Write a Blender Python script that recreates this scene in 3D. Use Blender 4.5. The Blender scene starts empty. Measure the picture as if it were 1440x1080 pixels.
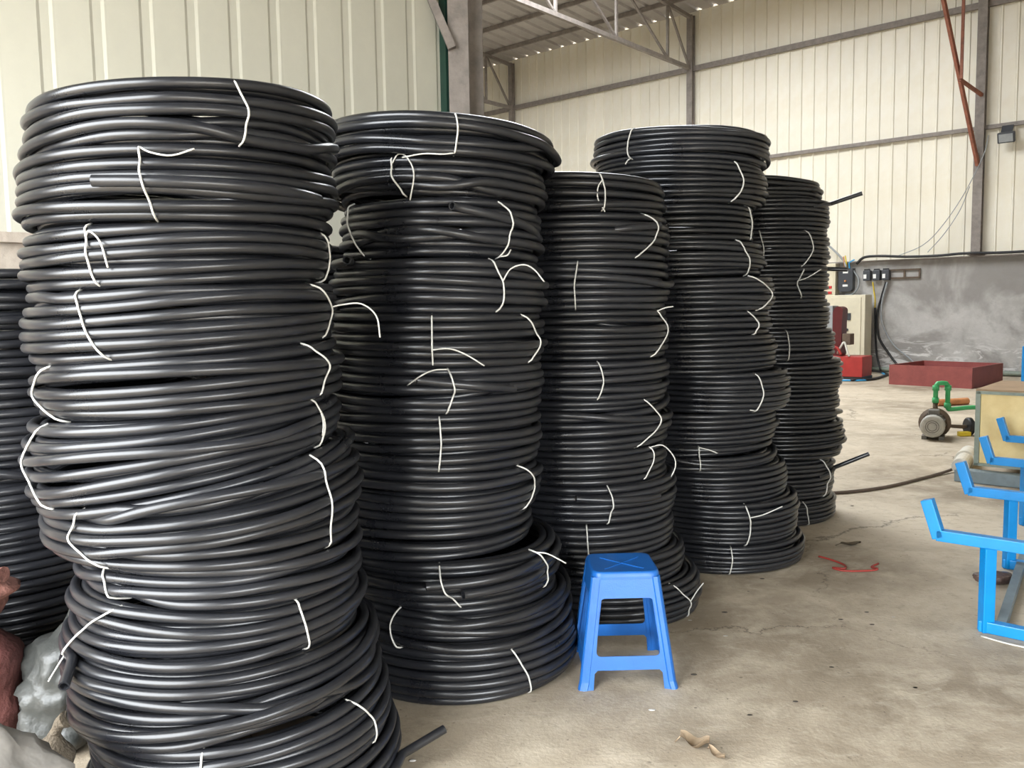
import bpy, bmesh, math, random
import numpy as np
from mathutils import Vector, Matrix, noise
from mathutils.geometry import tessellate_polygon

random.seed(7)
C = bpy.context.scene.collection
PI = math.pi

# ------------------------------------------------------------------ camera
cam_data = bpy.data.cameras.new('camera')
cam_data.sensor_width = 36.0
cam_data.lens = 1200 / 1440 * 36.0
cam_data.clip_end = 200
cam = bpy.data.objects.new('camera', cam_data)
C.objects.link(cam)
PITCH, ROLL = math.atan(107 / 1200), 0.016
fw = Vector((0, math.cos(PITCH), -math.sin(PITCH)))
r0 = Vector((1, 0, 0)); u0 = Vector((0, math.sin(PITCH), math.cos(PITCH)))
rt = r0 * math.cos(ROLL) - u0 * math.sin(ROLL)
up = u0 * math.cos(ROLL) + r0 * math.sin(ROLL)
m = Matrix((rt, up, -fw)).transposed().to_4x4()
m.translation = Vector((0, 0, 1.5))
cam.matrix_world = m
bpy.context.scene.camera = cam

# ------------------------------------------------------------------ world, light, exposure
world = bpy.data.worlds.new('overcast_sky')
bpy.context.scene.world = world
world.use_nodes = True
bg = world.node_tree.nodes['Background']
bg.inputs['Color'].default_value = (0.93, 0.97, 1.0, 1)
bg.inputs['Strength'].default_value = 16.0
vs = bpy.context.scene.view_settings
vs.view_transform = 'Standard'; vs.look = 'None'; vs.gamma = 1.0; vs.use_curve_mapping = False
vs.exposure = 0.2

# hall axes: EL runs along the left wall (away), NL points from it into the hall,
# EB runs along the far wall (to the left), NB points from it back into the hall
EL = Vector((.7388, .6739, 0)); NL = Vector((.6739, -.7388, 0))
EB = Vector((-.7521, .6591, 0)); NB = Vector((-.6591, -.7521, 0))
def LW(u, v, z=0.0): return EL * u + NL * v + Vector((0, 0, z))          # left wall stands at v = -4.8
BW0 = -NB * 19.1
def BW(v, s, z=0.0): return BW0 + EB * v + NB * s + Vector((0, 0, z))     # far wall stands at s = 0
WALL_V = -4.8

def portal(name, centre, normal, w, h):
    d = bpy.data.lights.new(name, 'AREA'); d.shape = 'RECTANGLE'; d.size = w; d.size_y = h
    d.cycles.is_portal = True
    o = bpy.data.objects.new(name, d); C.objects.link(o)
    o.location = centre
    o.rotation_euler = Vector(normal).to_track_quat('-Z', 'Y').to_euler()
    return o
REAR_U, RIGHT_V = -1.5, 2.4
DOOR_REAR = (-3.7, -0.1, 4.0)      # v range, height
ADDED_SIDE_GAP = (-1.3, 1.5, 2.1)      # unseen opening added to brighten the near floor: u range, height
ADDED_ROOF_GAP = (5.5, 13.3, 5.2, 10.9)     # unseen roof gap added to light the far floor: along the eave, away from the far wall
portal('rear_door_daylight', LW(REAR_U, (DOOR_REAR[0] + DOOR_REAR[1]) / 2, DOOR_REAR[2] / 2), EL, DOOR_REAR[1] - DOOR_REAR[0], DOOR_REAR[2])
portal('added_side_gap_daylight', LW((ADDED_SIDE_GAP[0] + ADDED_SIDE_GAP[1]) / 2, RIGHT_V, ADDED_SIDE_GAP[2] / 2), -NL, ADDED_SIDE_GAP[1] - ADDED_SIDE_GAP[0], ADDED_SIDE_GAP[2])
sk = portal('added_roof_gap_daylight', BW((ADDED_ROOF_GAP[0] + ADDED_ROOF_GAP[1]) / 2, (ADDED_ROOF_GAP[2] + ADDED_ROOF_GAP[3]) / 2, 9.1), (0, 0, -1), ADDED_ROOF_GAP[1] - ADDED_ROOF_GAP[0], ADDED_ROOF_GAP[3] - ADDED_ROOF_GAP[2])
sk.rotation_euler = (0, 0, math.atan2(EB.y, EB.x))

# ------------------------------------------------------------------ helpers
def tag(o, label=None, cat=None, group=None, kind=None):
    if label: o['label'] = label
    if cat: o['category'] = cat
    if group: o['group'] = group
    if kind: o['kind'] = kind
    return o
def link(name, me, parent=None, mat=None):
    o = bpy.data.objects.new(name, me); C.objects.link(o)
    if parent is not None: o.parent = parent
    if mat is not None and me is not None and not me.materials: me.materials.append(mat)
    return o
def thing(name, loc, label=None, cat=None, group=None, rz=0.0, kind=None):
    o = bpy.data.objects.new(name, None); C.objects.link(o)
    o.location = loc; o.rotation_euler = (0, 0, rz); o.empty_display_size = .1
    return tag(o, label, cat, group, kind)

class MB:
    def __init__(self): self.v = []; self.f = []; self.sm = []
    def add(self, vs, fs, smooth=False):
        b = len(self.v); self.v += [tuple(p) for p in vs]
        self.f += [tuple(i + b for i in f) for f in fs]; self.sm += [smooth] * len(fs)
        return self
    def box(self, c, s, ax=None, bev=0.0):
        c = Vector(c); X, Y, Z = ax if ax else (Vector((1, 0, 0)), Vector((0, 1, 0)), Vector((0, 0, 1)))
        hx, hy, hz = s[0] / 2, s[1] / 2, s[2] / 2
        if bev <= 0:
            vs = [c + X * (hx * a) + Y * (hy * b) + Z * (hz * d) for d in (-1, 1) for b in (-1, 1) for a in (-1, 1)]
            return self.add(vs, [(0, 2, 3, 1), (4, 5, 7, 6), (0, 1, 5, 4), (2, 6, 7, 3), (0, 4, 6, 2), (1, 3, 7, 5)])
        bm = bmesh.new(); bmesh.ops.create_cube(bm, size=1)
        for q in bm.verts: q.co = Vector((q.co.x * s[0], q.co.y * s[1], q.co.z * s[2]))
        bmesh.ops.bevel(bm, geom=list(bm.edges), offset=bev, segments=2, profile=.5, affect='EDGES')
        bm.verts.index_update()
        self.add([c + X * q.co.x + Y * q.co.y + Z * q.co.z for q in bm.verts], [[q.index for q in f.verts] for f in bm.faces])
        bm.free(); return self
    def beam(self, a, b, w, h, upv=Vector((0, 0, 1)), bev=0.0):
        a, b = Vector(a), Vector(b); X = (b - a); L = X.length; X.normalize()
        Y = upv.cross(X)
        if Y.length < 1e-4: Y = Vector((0, 1, 0)).cross(X)
        Y.normalize(); Z = X.cross(Y)
        return self.box((a + b) / 2, (L, w, h), (X, Y, Z), bev)
    def tube(self, pts, r, n=8, caps=True, hollow=0.0, radii=None):
        pts = [Vector(p) for p in pts]; N = len(pts); vs = []; fs = []
        prev = None
        for i, p in enumerate(pts):
            t = (pts[min(i + 1, N - 1)] - pts[max(i - 1, 0)]).normalized()
            if prev is None:
                a = t.orthogonal().normalized()
            else:
                a = prev - t * prev.dot(t)
                a = a.normalized() if a.length > 1e-6 else t.orthogonal().normalized()
            prev = a; b = t.cross(a); rr = radii[i] if radii else r
            for k in range(n):
                q = 2 * PI * k / n; vs.append(p + (a * math.cos(q) + b * math.sin(q)) * rr)
        for i in range(N - 1):
            for k in range(n):
                fs.append((i * n + k, i * n + (k + 1) % n, (i + 1) * n + (k + 1) % n, (i + 1) * n + k))
        self.add(vs, fs, True)
        base = len(self.v) - len(vs)
        if hollow > 0:
            for end, q in ((0, Vector(pts[0] - pts[1]).normalized()), (N - 1, Vector(pts[-1] - pts[-2]).normalized())):
                ring = [Vector(vs[end * n + k]) for k in range(n)]; c = pts[end]
                inn = [c + (p - c) * hollow for p in ring]; deep = [p - q * (r * 5) for p in inn]
                F = []
                for k in range(n):
                    k2 = (k + 1) % n
                    F += [(k, k2, n + k2, n + k), (n + k, n + k2, 2 * n + k2, 2 * n + k)]
                F.append(tuple(2 * n + k for k in range(n)))
                self.add(ring + inn + deep, F)
        elif caps:
            self.f.append(tuple(base + k for k in range(n))[::-1]); self.f.append(tuple(base + (N - 1) * n + k for k in range(n))); self.sm += [False, False]
        return self
    def lathe(self, prof, n=24, c=(0, 0, 0), ax=None):
        c = Vector(c); X, Y, Z = ax if ax else (Vector((1, 0, 0)), Vector((0, 1, 0)), Vector((0, 0, 1)))
        vs = []; fs = []; m_ = len(prof)
        for (r, z) in prof:
            for k in range(n):
                q = 2 * PI * k / n; vs.append(c + (X * math.cos(q) + Y * math.sin(q)) * r + Z * z)
        for i in range(m_ - 1):
            for k in range(n): fs.append((i * n + k, i * n + (k + 1) % n, (i + 1) * n + (k + 1) % n, (i + 1) * n + k))
        fs.append(tuple(range(n))[::-1]); fs.append(tuple((m_ - 1) * n + k for k in range(n)))
        return self.add(vs, fs, False)
    def plate(self, outer, holes, th, c, ax):
        """flat outline with holes, X/Y in the plane, extruded by th along Z"""
        c = Vector(c); X, Y, Z = ax
        loops = [list(outer)] + [list(h) for h in holes]
        flat = [p for l in loops for p in l]
        tris = tessellate_polygon([[Vector((p[0], p[1], 0)) for p in l] for l in loops])
        n = len(flat)
        vs = [c + X * p[0] + Y * p[1] + Z * (-th / 2) for p in flat] + [c + X * p[0] + Y * p[1] + Z * (th / 2) for p in flat]
        fs = [tuple(t) for t in tris] + [tuple(i + n for i in t)[::-1] for t in tris]
        b = 0
        for l in loops:
            k = len(l)
            for i in range(k):
                j = (i + 1) % k; fs.append((b + i, b + j, n + b + j, n + b + i))
            b += k
        return self.add(vs, fs)
    def mesh(self, name, mat=None, fix=True):
        me = bpy.data.meshes.new(name); me.from_pydata(self.v, [], self.f)
        me.polygons.foreach_set('use_smooth', self.sm)
        if fix:
            bm = bmesh.new(); bm.from_mesh(me); bmesh.ops.recalc_face_normals(bm, faces=bm.faces); bm.to_mesh(me); bm.free()
        me.update()
        if mat is not None: me.materials.append(mat)
        return me
    def build(self, name, mat, parent=None, loc=None, fix=True):
        o = link(name, self.mesh(name, mat, fix), parent)
        if loc is not None: o.location = loc
        return o
def rounded(pts, r, n=4):
    """round the corners of a closed 2-D outline"""
    out = []; k = len(pts)
    for i in range(k):
        p0, p1, p2 = Vector(pts[i - 1]), Vector(pts[i]), Vector(pts[(i + 1) % k])
        a, b = (p0 - p1), (p2 - p1); rr = min(r, a.length * .45, b.length * .45)
        A = p1 + a.normalized() * rr; B = p1 + b.normalized() * rr
        for q in range(n + 1):
            t = q / n; P = A * (1 - t) ** 2 + p1 * 2 * t * (1 - t) + B * t * t; out.append((P.x, P.y))
    return out
def spline(pts, per=6):
    """Catmull-Rom through 3-D points"""
    P = [Vector(p) for p in pts]; P = [P[0] * 2 - P[1]] + P + [P[-1] * 2 - P[-2]]; out = []
    for i in range(1, len(P) - 2):
        for q in range(per):
            t = q / per; a, b, c, d = P[i - 1:i + 3]
            out.append(.5 * ((2 * b) + (c - a) * t + (2 * a - 5 * b + 4 * c - d) * t * t + (3 * b - a - 3 * c + d) * t ** 3))
    out.append(P[-2]); return out

# ------------------------------------------------------------------ materials
def mat(name, col, rough=.6, metal=0.0, var=.0, scale=6.0, col2=None, bump=0.0, bscale=40.0, rvar=0.0, rand=0.0, spec=.5, stretch=(1, 1, 1), trans=0.0, alpha=1.0):
    m = bpy.data.materials.new(name); m.use_nodes = True; nt = m.node_tree; N = nt.nodes; L = nt.links
    b = N['Principled BSDF']; b.inputs['Roughness'].default_value = rough; b.inputs['Metallic'].default_value = metal
    b.inputs['Specular IOR Level'].default_value = spec
    b.inputs['Base Color'].default_value = (*col, 1)
    if trans: b.inputs['Transmission Weight'].default_value = trans
    b.inputs['Alpha'].default_value = alpha
    tc = N.new('ShaderNodeTexCoord'); mp = N.new('ShaderNodeMapping'); L.new(tc.outputs['Object'], mp.inputs[0])
    mp.inputs['Scale'].default_value = stretch
    if var or col2 or rvar:
        nz = N.new('ShaderNodeTexNoise'); nz.inputs['Scale'].default_value = scale; nz.inputs['Detail'].default_value = 6; nz.inputs['Roughness'].default_value = .65
        L.new(mp.outputs[0], nz.inputs[0])
        rp = N.new('ShaderNodeValToRGB'); rp.color_ramp.elements[0].position = .35; rp.color_ramp.elements[1].position = .7
        c2 = col2 if col2 else tuple(max(0, c * (1 - var)) for c in col)
        rp.color_ramp.elements[0].color = (*col, 1); rp.color_ramp.elements[1].color = (*c2, 1)
        L.new(nz.outputs[0], rp.inputs[0])
        src = rp.outputs[0]
        if rvar:
            mr = N.new('ShaderNodeMapRange'); mr.inputs['To Min'].default_value = rough - rvar; mr.inputs['To Max'].default_value = rough + rvar
            L.new(nz.outputs[0], mr.inputs['Value']); L.new(mr.outputs[0], b.inputs['Roughness'])
        if rand:
            oi = N.new('ShaderNodeObjectInfo'); hs = N.new('ShaderNodeHueSaturation')
            mr = N.new('ShaderNodeMapRange'); mr.inputs['To Min'].default_value = 1 - rand; mr.inputs['To Max'].default_value = 1 + rand
            L.new(oi.outputs['Random'], mr.inputs['Value']); L.new(mr.outputs[0], hs.inputs['Value']); L.new(src, hs.inputs['Color']); src = hs.outputs[0]
        L.new(src, b.inputs['Base Color'])
    if bump:
        nb = N.new('ShaderNodeTexNoise'); nb.inputs['Scale'].default_value = bscale; nb.inputs['Detail'].default_value = 4
        L.new(mp.outputs[0], nb.inputs[0])
        bp = N.new('ShaderNodeBump'); bp.inputs['Strength'].default_value = bump; bp.inputs['Distance'].default_value = .02
        L.new(nb.outputs[0], bp.inputs['Height']); L.new(bp.outputs[0], b.inputs['Normal'])
    return m
M = {}
M['panel_left'] = mat('cream_wall_sheet', (.57, .555, .465), .5, var=.10, scale=2.2, bump=.25, bscale=3.0, rand=.03)
M['panel_back'] = mat('weathered_wall_sheet', (.78, .72, .58), .42, col2=(.84, .81, .72), scale=1.1, bump=.5, bscale=3.5, rand=.05)
M['plaster'] = mat('stained_plaster', (.42, .35, .29), .85, col2=(.52, .46, .38), scale=4, bump=.4, bscale=25)
M['steel'] = mat('dusty_steel', (.27, .235, .21), .6, metal=.0, var=.35, scale=9, bump=.15, bscale=40)
M['steel_rust'] = mat('primer_red_steel', (.30, .105, .06), .65, var=.4, scale=12)
M['green_trim'] = mat('dark_green_trim', (.012, .05, .035), .5, var=.3, scale=6)
M['roof'] = mat('grey_roof_sheet', (.46, .43, .41), .55, col2=(.36, .335, .315), scale=1.5, rand=.06)
M['rear'] = mat('plain_wall_sheet', (.60, .58, .52), .6, var=.1, scale=2)

def concrete(name, base, dark, light, smear=None):
    m = bpy.data.materials.new(name); m.use_nodes = True; nt = m.node_tree; N = nt.nodes; L = nt.links
    b = N['Principled BSDF']; b.inputs['Roughness'].default_value = .75
    tc = N.new('ShaderNodeTexCoord')
    def nz(s, det=8, ro=.65, dist=0.0, sc=(1, 1, 1), off=(0, 0, 0)):
        mp = N.new('ShaderNodeMapping'); mp.inputs['Scale'].default_value = sc; mp.inputs['Location'].default_value = off
        L.new(tc.outputs['Object'], mp.inputs[0])
        n = N.new('ShaderNodeTexNoise'); n.inputs['Scale'].default_value = s; n.inputs['Detail'].default_value = det
        n.inputs['Roughness'].default_value = ro; n.inputs['Distortion'].default_value = dist; L.new(mp.outputs[0], n.inputs[0]); return n
    def ramp(src, a, b_, ca, cb):
        r = N.new('ShaderNodeValToRGB'); r.color_ramp.elements[0].position = a; r.color_ramp.elements[1].position = b_
        r.color_ramp.elements[0].color = (*ca, 1); r.color_ramp.elements[1].color = (*cb, 1); L.new(src, r.inputs[0]); return r.outputs[0]
    def mix(f, a, b_):
        x = N.new('ShaderNodeMix'); x.data_type = 'RGBA'
        if isinstance(f, float): x.inputs[0].default_value = f
        else: L.new(f, x.inputs[0])
        L.new(a, x.inputs[6])
        if isinstance(b_, tuple): x.inputs[7].default_value = (*b_, 1)
        else: L.new(b_, x.inputs[7])
        return x.outputs[2]
    n1 = nz(.55, 6, .6, .6); n2 = nz(3.2, 10, .7, .4, off=(3, 1, 0)); n3 = nz(14, 8, .7, off=(7, 2, 1)); n4 = nz(60, 3, .6)
    c = ramp(n1.outputs[0], .38, .60, dark, base)
    c = mix(ramp(n2.outputs[0], .45, .72, (0, 0, 0), (.75, .75, .75)), c, light)
    c = mix(ramp(n3.outputs[0], .52, .70, (0, 0, 0), (.5, .5, .5)), c, dark)
    if smear:
        c = smear(N, L, tc, nz, ramp, mix, c)
    L.new(c, b.inputs['Base Color'])
    ad = N.new('ShaderNodeMath'); ad.operation = 'ADD'; L.new(n3.outputs[0], ad.inputs[0]); L.new(n4.outputs[0], ad.inputs[1])
    bp = N.new('ShaderNodeBump'); bp.inputs['Strength'].default_value = .25; bp.inputs['Distance'].default_value = .01
    L.new(ad.outputs[0], bp.inputs['Height']); L.new(bp.outputs[0], b.inputs['Normal'])
    return m
def floor_marks(N, L, tc, nz, ramp, mix, c):
    # scuffs and thin cracks in the slab
    sc = nz(2.4, 10, .75, 2.2, sc=(1.0, 2.6, 1), off=(5, 9, 0))
    c = mix(ramp(sc.outputs[0], .56, .66, (0, 0, 0), (.5, .5, .5)), c, (.55, .48, .38))
    vo = N.new('ShaderNodeTexVoronoi'); vo.feature = 'DISTANCE_TO_EDGE'; vo.inputs['Scale'].default_value = .42
    dn = nz(2.5, 6, .7); ad = N.new('ShaderNodeVectorMath'); ad.operation = 'MULTIPLY_ADD'
    L.new(dn.outputs[1], ad.inputs[0]); ad.inputs[1].default_value = (.55, .55, 0); L.new(tc.outputs['Object'], ad.inputs[2]); L.new(ad.outputs[0], vo.inputs[0])
    cr = ramp(vo.outputs[0], .0, .004, (.75, .75, .75), (0, 0, 0))
    gate = nz(.8, 2, .5, off=(2, 4, 0)); gt = ramp(gate.outputs[0], .48, .56, (0, 0, 0), (1, 1, 1))
    mu = N.new('ShaderNodeMath'); mu.operation = 'MULTIPLY'; L.new(cr, mu.inputs[0]); L.new(gt, mu.inputs[1])
    c = mix(mu.outputs[0], c, (.07, .055, .04))
    sp = nz(38, 2, .5, off=(1, 1, 4)); c = mix(ramp(sp.outputs[0], .70, .74, (0, 0, 0), (.6, .6, .6)), c, (.10, .08, .06))
    return c
def wall_marks(N, L, tc, nz, ramp, mix, c):
    # damp patch and scraped whitewash low on the wall (object space: x along the wall, z up)
    d = nz(.55, 5, .6, .8, off=(2.2, 0, .4)); c = mix(ramp(d.outputs[0], .47, .57, (0, 0, 0), (.75, .75, .75)), c, (.22, .205, .19))
    w = nz(2.2, 8, .7, 1.2, sc=(.8, 1, 2.6), off=(4, 0, 1)); wr = ramp(w.outputs[0], .52, .58, (0, 0, 0), (1, 1, 1))
    sx = N.new('ShaderNodeSeparateXYZ'); L.new(tc.outputs['Object'], sx.inputs[0])
    mr = N.new('ShaderNodeMapRange'); mr.inputs['From Min'].default_value = .85; mr.inputs['From Max'].default_value = .45; L.new(sx.outputs['Z'], mr.inputs['Value'])
    mu = N.new('ShaderNodeMath'); mu.operation = 'MULTIPLY'; L.new(wr, mu.inputs[0]); L.new(mr.outputs[0], mu.inputs[1])
    return mix(mu.outputs[0], c, (.62, .60, .58))
M['floor'] = concrete('worn_concrete_floor', (.51, .43, .325), (.25, .20, .14), (.62, .54, .42), floor_marks)
M['wallconc'] = concrete('grey_plaster_wall', (.46, .44, .42), (.35, .335, .315), (.55, .535, .51), wall_marks)

# ------------------------------------------------------------------ setting
fl = MB().box((4, 10, -.1), (70, 70, .2)).build('floor', M['floor']); tag(fl, 'worn dusty concrete floor of the hall', kind='structure')

def sheet_profile_mesh(name, w, h, rib_x, rib_w, rib_d, th, mt):
    """one corrugated sheet strip: x along the wall, z up, ribs towards -y"""
    pr = [(0, 0), (rib_x, 0), (rib_x + rib_w * .22, -rib_d), (rib_x + rib_w * .78, -rib_d), (rib_x + rib_w, 0), (w, 0)]
    pr = [(x, y) for x, y in pr]; n = len(pr)
    vs = []
    for z in (0, h):
        vs += [(x, y, z) for x, y in pr] + [(x, y + th, z) for x, y in pr]
    fs = []
    for i in range(n - 1):
        fs.append((i, i + 1, 2 * n + i + 1, 2 * n + i)); fs.append((n + i + 1, n + i, 3 * n + i, 3 * n + i + 1))
        fs.append((i + 1, i, n + i, n + i + 1)); fs.append((2 * n + i, 2 * n + i + 1, 3 * n + i + 1, 3 * n + i))
    fs += [(0, 2 * n, 3 * n, n), (n - 1, 2 * n - 1, 4 * n - 1, 3 * n - 1)]
    return MB().add(vs, fs).mesh(name, mt)

# left wall: plastered base, sheets above, steel edge
wl = thing('wall_left', LW(0, WALL_V), 'cream ribbed sheet wall over a plastered base behind the pipe stacks', kind='structure', rz=math.atan2(EL.y, EL.x))
# local x = EL, local y = away from the hall
MB().box((1.2, .12, .93), (5.2, .2, 1.86)).build('plaster_base', M['plaster'], wl)
MB().box((1.2, .02, 1.885), (5.2, .10, .05)).build('sill', M['plaster'], wl)
me = sheet_profile_mesh('wall_sheet', .25, 7.2, .165, .075, -.007, .03, M['panel_left'])
for i in range(21):
    o = link('wall_panel', me, wl); o.location = (-1.43 + .25 * i, .02, 1.91)
MB().box((3.79, 0, 5.0), (.035, .08, 8.2)).build('edge_trim', M['green_trim'], wl)

# far wall: concrete below, sheets above, two girts
wb = thing('wall_back', BW0, 'pale ribbed sheet wall above a grey concrete wall at the far side', kind='structure', rz=math.atan2(-EB.y, -EB.x))
# local x = -EB (to the right), local y = away from the hall
MB().box((-9, .12, 1.18), (30, .24, 2.36)).build('concrete_base', M['wallconc'], wb)
MB().box((-9, .05, 2.375), (30, .30, .03)).build('ledge', M['steel'], wb)
me = sheet_profile_mesh('far_wall_sheet', .285, 6.235, .215, .055, .022, .01, M['panel_back'])
for i in range(100):
    o = link('wall_panel', me, wb); o.location = (-22.8 + .285 * i, .1, 2.39)
for z, hgt in ((4.89, .075), (7.25, .12)):
    MB().box((-9, .03, z), (30, .07, hgt)).build('girt', M['steel'], wb)

# bay to the left behind the near partition, and the walls out of view
w2 = thing('wall_far_left', LW(11, -21), 'plain sheet wall closing the bay behind the partition', kind='structure', rz=math.atan2(EL.y, EL.x))
MB().box((0, 0, 5), (34, .1, 10)).build('wall_sheet', M['rear'], w2)
w3 = thing('wall_rear', LW(REAR_U, 0), 'plain sheet wall with a wide open door', kind='structure', rz=math.atan2(NL.y, NL.x))
a, b_, hh = DOOR_REAR
MB().box(((a - 21) / 2, 0, 5.2), (a + 21, .1, 10.4)).build('wall_sheet', M['rear'], w3)
MB().box(((b_ + RIGHT_V) / 2, 0, 5.2), (RIGHT_V - b_, .1, 10.4)).build('wall_sheet', M['rear'], w3)
MB().box(((a + b_) / 2, 0, (10.4 + hh) / 2), (b_ - a, .1, 10.4 - hh)).build('wall_sheet', M['rear'], w3)
w4 = thing('wall_right', LW(0, RIGHT_V), 'plain sheet wall with an unseen opening added for daylight', kind='structure', rz=math.atan2(EL.y, EL.x))
a, b_, hh = ADDED_SIDE_GAP
MB().box(((a + REAR_U) / 2, 0, 5.2), (a - REAR_U, .1, 10.4)).build('wall_sheet', M['rear'], w4)
MB().box(((b_ + 22) / 2, 0, 5.2), (22 - b_, .1, 10.4)).build('wall_sheet', M['rear'], w4)
MB().box(((a + b_) / 2, 0, (10.4 + hh) / 2), (b_ - a, .1, 10.4 - hh)).build('wall_sheet', M['rear'], w4)

# roof: strips run from the far eave up towards the viewer, on purlins
RS = .055
rf = thing('ceiling', BW(0, 0, 8.62), 'underside of the ribbed sheet roof on steel purlins', kind='structure', rz=math.atan2(-EB.y, -EB.x))
# local x = right along the eave, local y = outwards; strip goes towards -y rising
pr = [(0, 0), (.26, 0), (.29, .05), (.37, .05), (.40, 0), (.42, 0)]
def roof_strip(name, L0, L1):
    vs = []; fs = []; n = len(pr)
    for y in (L0, L1):
        vs += [(x, -y, z + RS * y) for x, z in pr] + [(x, -y, z + RS * y + .012) for x, z in pr]
    for i in range(n - 1):
        fs += [(i, i + 1, 2 * n + i + 1, 2 * n + i), (n + i + 1, n + i, 3 * n + i, 3 * n + i + 1), (i + 1, i, n + i, n + i + 1), (2 * n + i, 2 * n + i + 1, 3 * n + i + 1, 3 * n + i)]
    return MB().add(vs, fs).mesh(name, M['roof'])
me_full, me_a, me_b = roof_strip('roof_sheet', -.5, 25.5), roof_strip('eave_roof_sheet', -.5, ADDED_ROOF_GAP[2]), roof_strip('upper_roof_sheet', ADDED_ROOF_GAP[3], 25.5)
for i in range(78):
    x = -23.5 + .42 * i
    for me in ((me_a, me_b) if -ADDED_ROOF_GAP[1] - .42 < x < -ADDED_ROOF_GAP[0] else (me_full,)):
        o = link('roof_panel', me, rf); o.location = (x, 0, 0)
for k in range(16):
    y = .9 + 1.35 * k
    MB().box((-8, -y, RS * y - .06), (31, .05, .10)).build('purlin', M['steel'], rf)

# ------------------------------------------------------------------ steel frame
def truss(v, label, n=6):
    t = thing('roof_truss', BW(v, 0, 7.25), label, 'truss', 'roof trusses', rz=math.atan2(NB.y, NB.x))
    # local x = into the hall from the far wall
    S = [0.08] + [1.11 + 2.12 * i for i in range(n)]
    top = lambda s: 8.62 + RS * s - .17 - 7.25
    MB().box((S[-1] / 2, 0, 0), (S[-1], .08, .09)).build('bottom_chord', M['steel'], t)
    MB().beam((0, 0, top(0)), (S[-1], 0, top(S[-1])), .08, .08).build('top_chord', M['steel'], t)
    for i, s in enumerate(S):
        if i: MB().box((s, 0, (top(s)) / 2), (.06, .05, top(s) - .08)).build('vertical', M['steel'], t)
        if i < len(S) - 1: MB().beam((S[i + 1] - .06, .0, top(S[i + 1]) - .06), (s + .06, 0, .06), .045, .05).build('diagonal', M['steel'], t)
    return t
truss(10.75, 'large steel roof truss landing on the far wall above the fourth stack')
truss(16.55, 'steel roof truss half hidden beside the twin posts')
def column(p, w, d, h, rz, label, mt=None, name='steel_column'):
    t = thing(name, p, label, 'column', None, rz)
    k = .012
    MB().box((0, -d / 2 + k / 2, h / 2), (w, k, h)).build('flange', mt or M['steel'], t)
    MB().box((0, d / 2 - k / 2, h / 2), (w, k, h)).build('flange', mt or M['steel'], t)
    MB().box((0, 0, h / 2), (w * .55, d - 2 * k, h)).build('web', mt or M['steel'], t)
    MB().box((0, 0, .006), (w * 1.6, d * 1.5, .012)).build('base_plate', mt or M['steel'], t)
    return t
rzB = math.atan2(-EB.y, -EB.x)
column(BW(10.75, .03, 2.4), .15, .14, 6.1, rzB, 'steel post on the far wall where the roof truss lands')
column(BW(16.55, .03, 2.4), .13, .14, 6.1, rzB, 'distant steel post on the far wall near the twin posts')
c4 = column(BW(4.33, .03, 2.4), .17, .16, 6.1, rzB, 'steel post at right with a red primed knee brace')
MB().beam((0, -.09, 1.75), (-.44, -1.28, 4.9), .06, .07).build('knee_brace', M['steel_rust'], c4)
MB().beam((-.21, -.72, 3.32), (.03, -.08, 3.1), .05, .06).build('brace_tie', M['steel_rust'], c4)
MB().box((-.18, -.76, 4.2), (.05, .05, 1.75)).build('brace_post', M['steel_rust'], c4)
rzL = math.atan2(EL.y, EL.x)
c1 = column(LW(3.875, WALL_V + .06), .14, .15, 9.0, 0.0, 'brown steel post at the end of the cream wall')
column(LW(4.10, WALL_V - .02), .095, .12, 9.0, 0.0, 'narrower steel post just right of the post ending the cream wall')
MB().beam((-.04, -.11, 3.27), (-.30, -.12, 3.9), .05, .055).build('knee_brace', M['steel'], c1)
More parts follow.
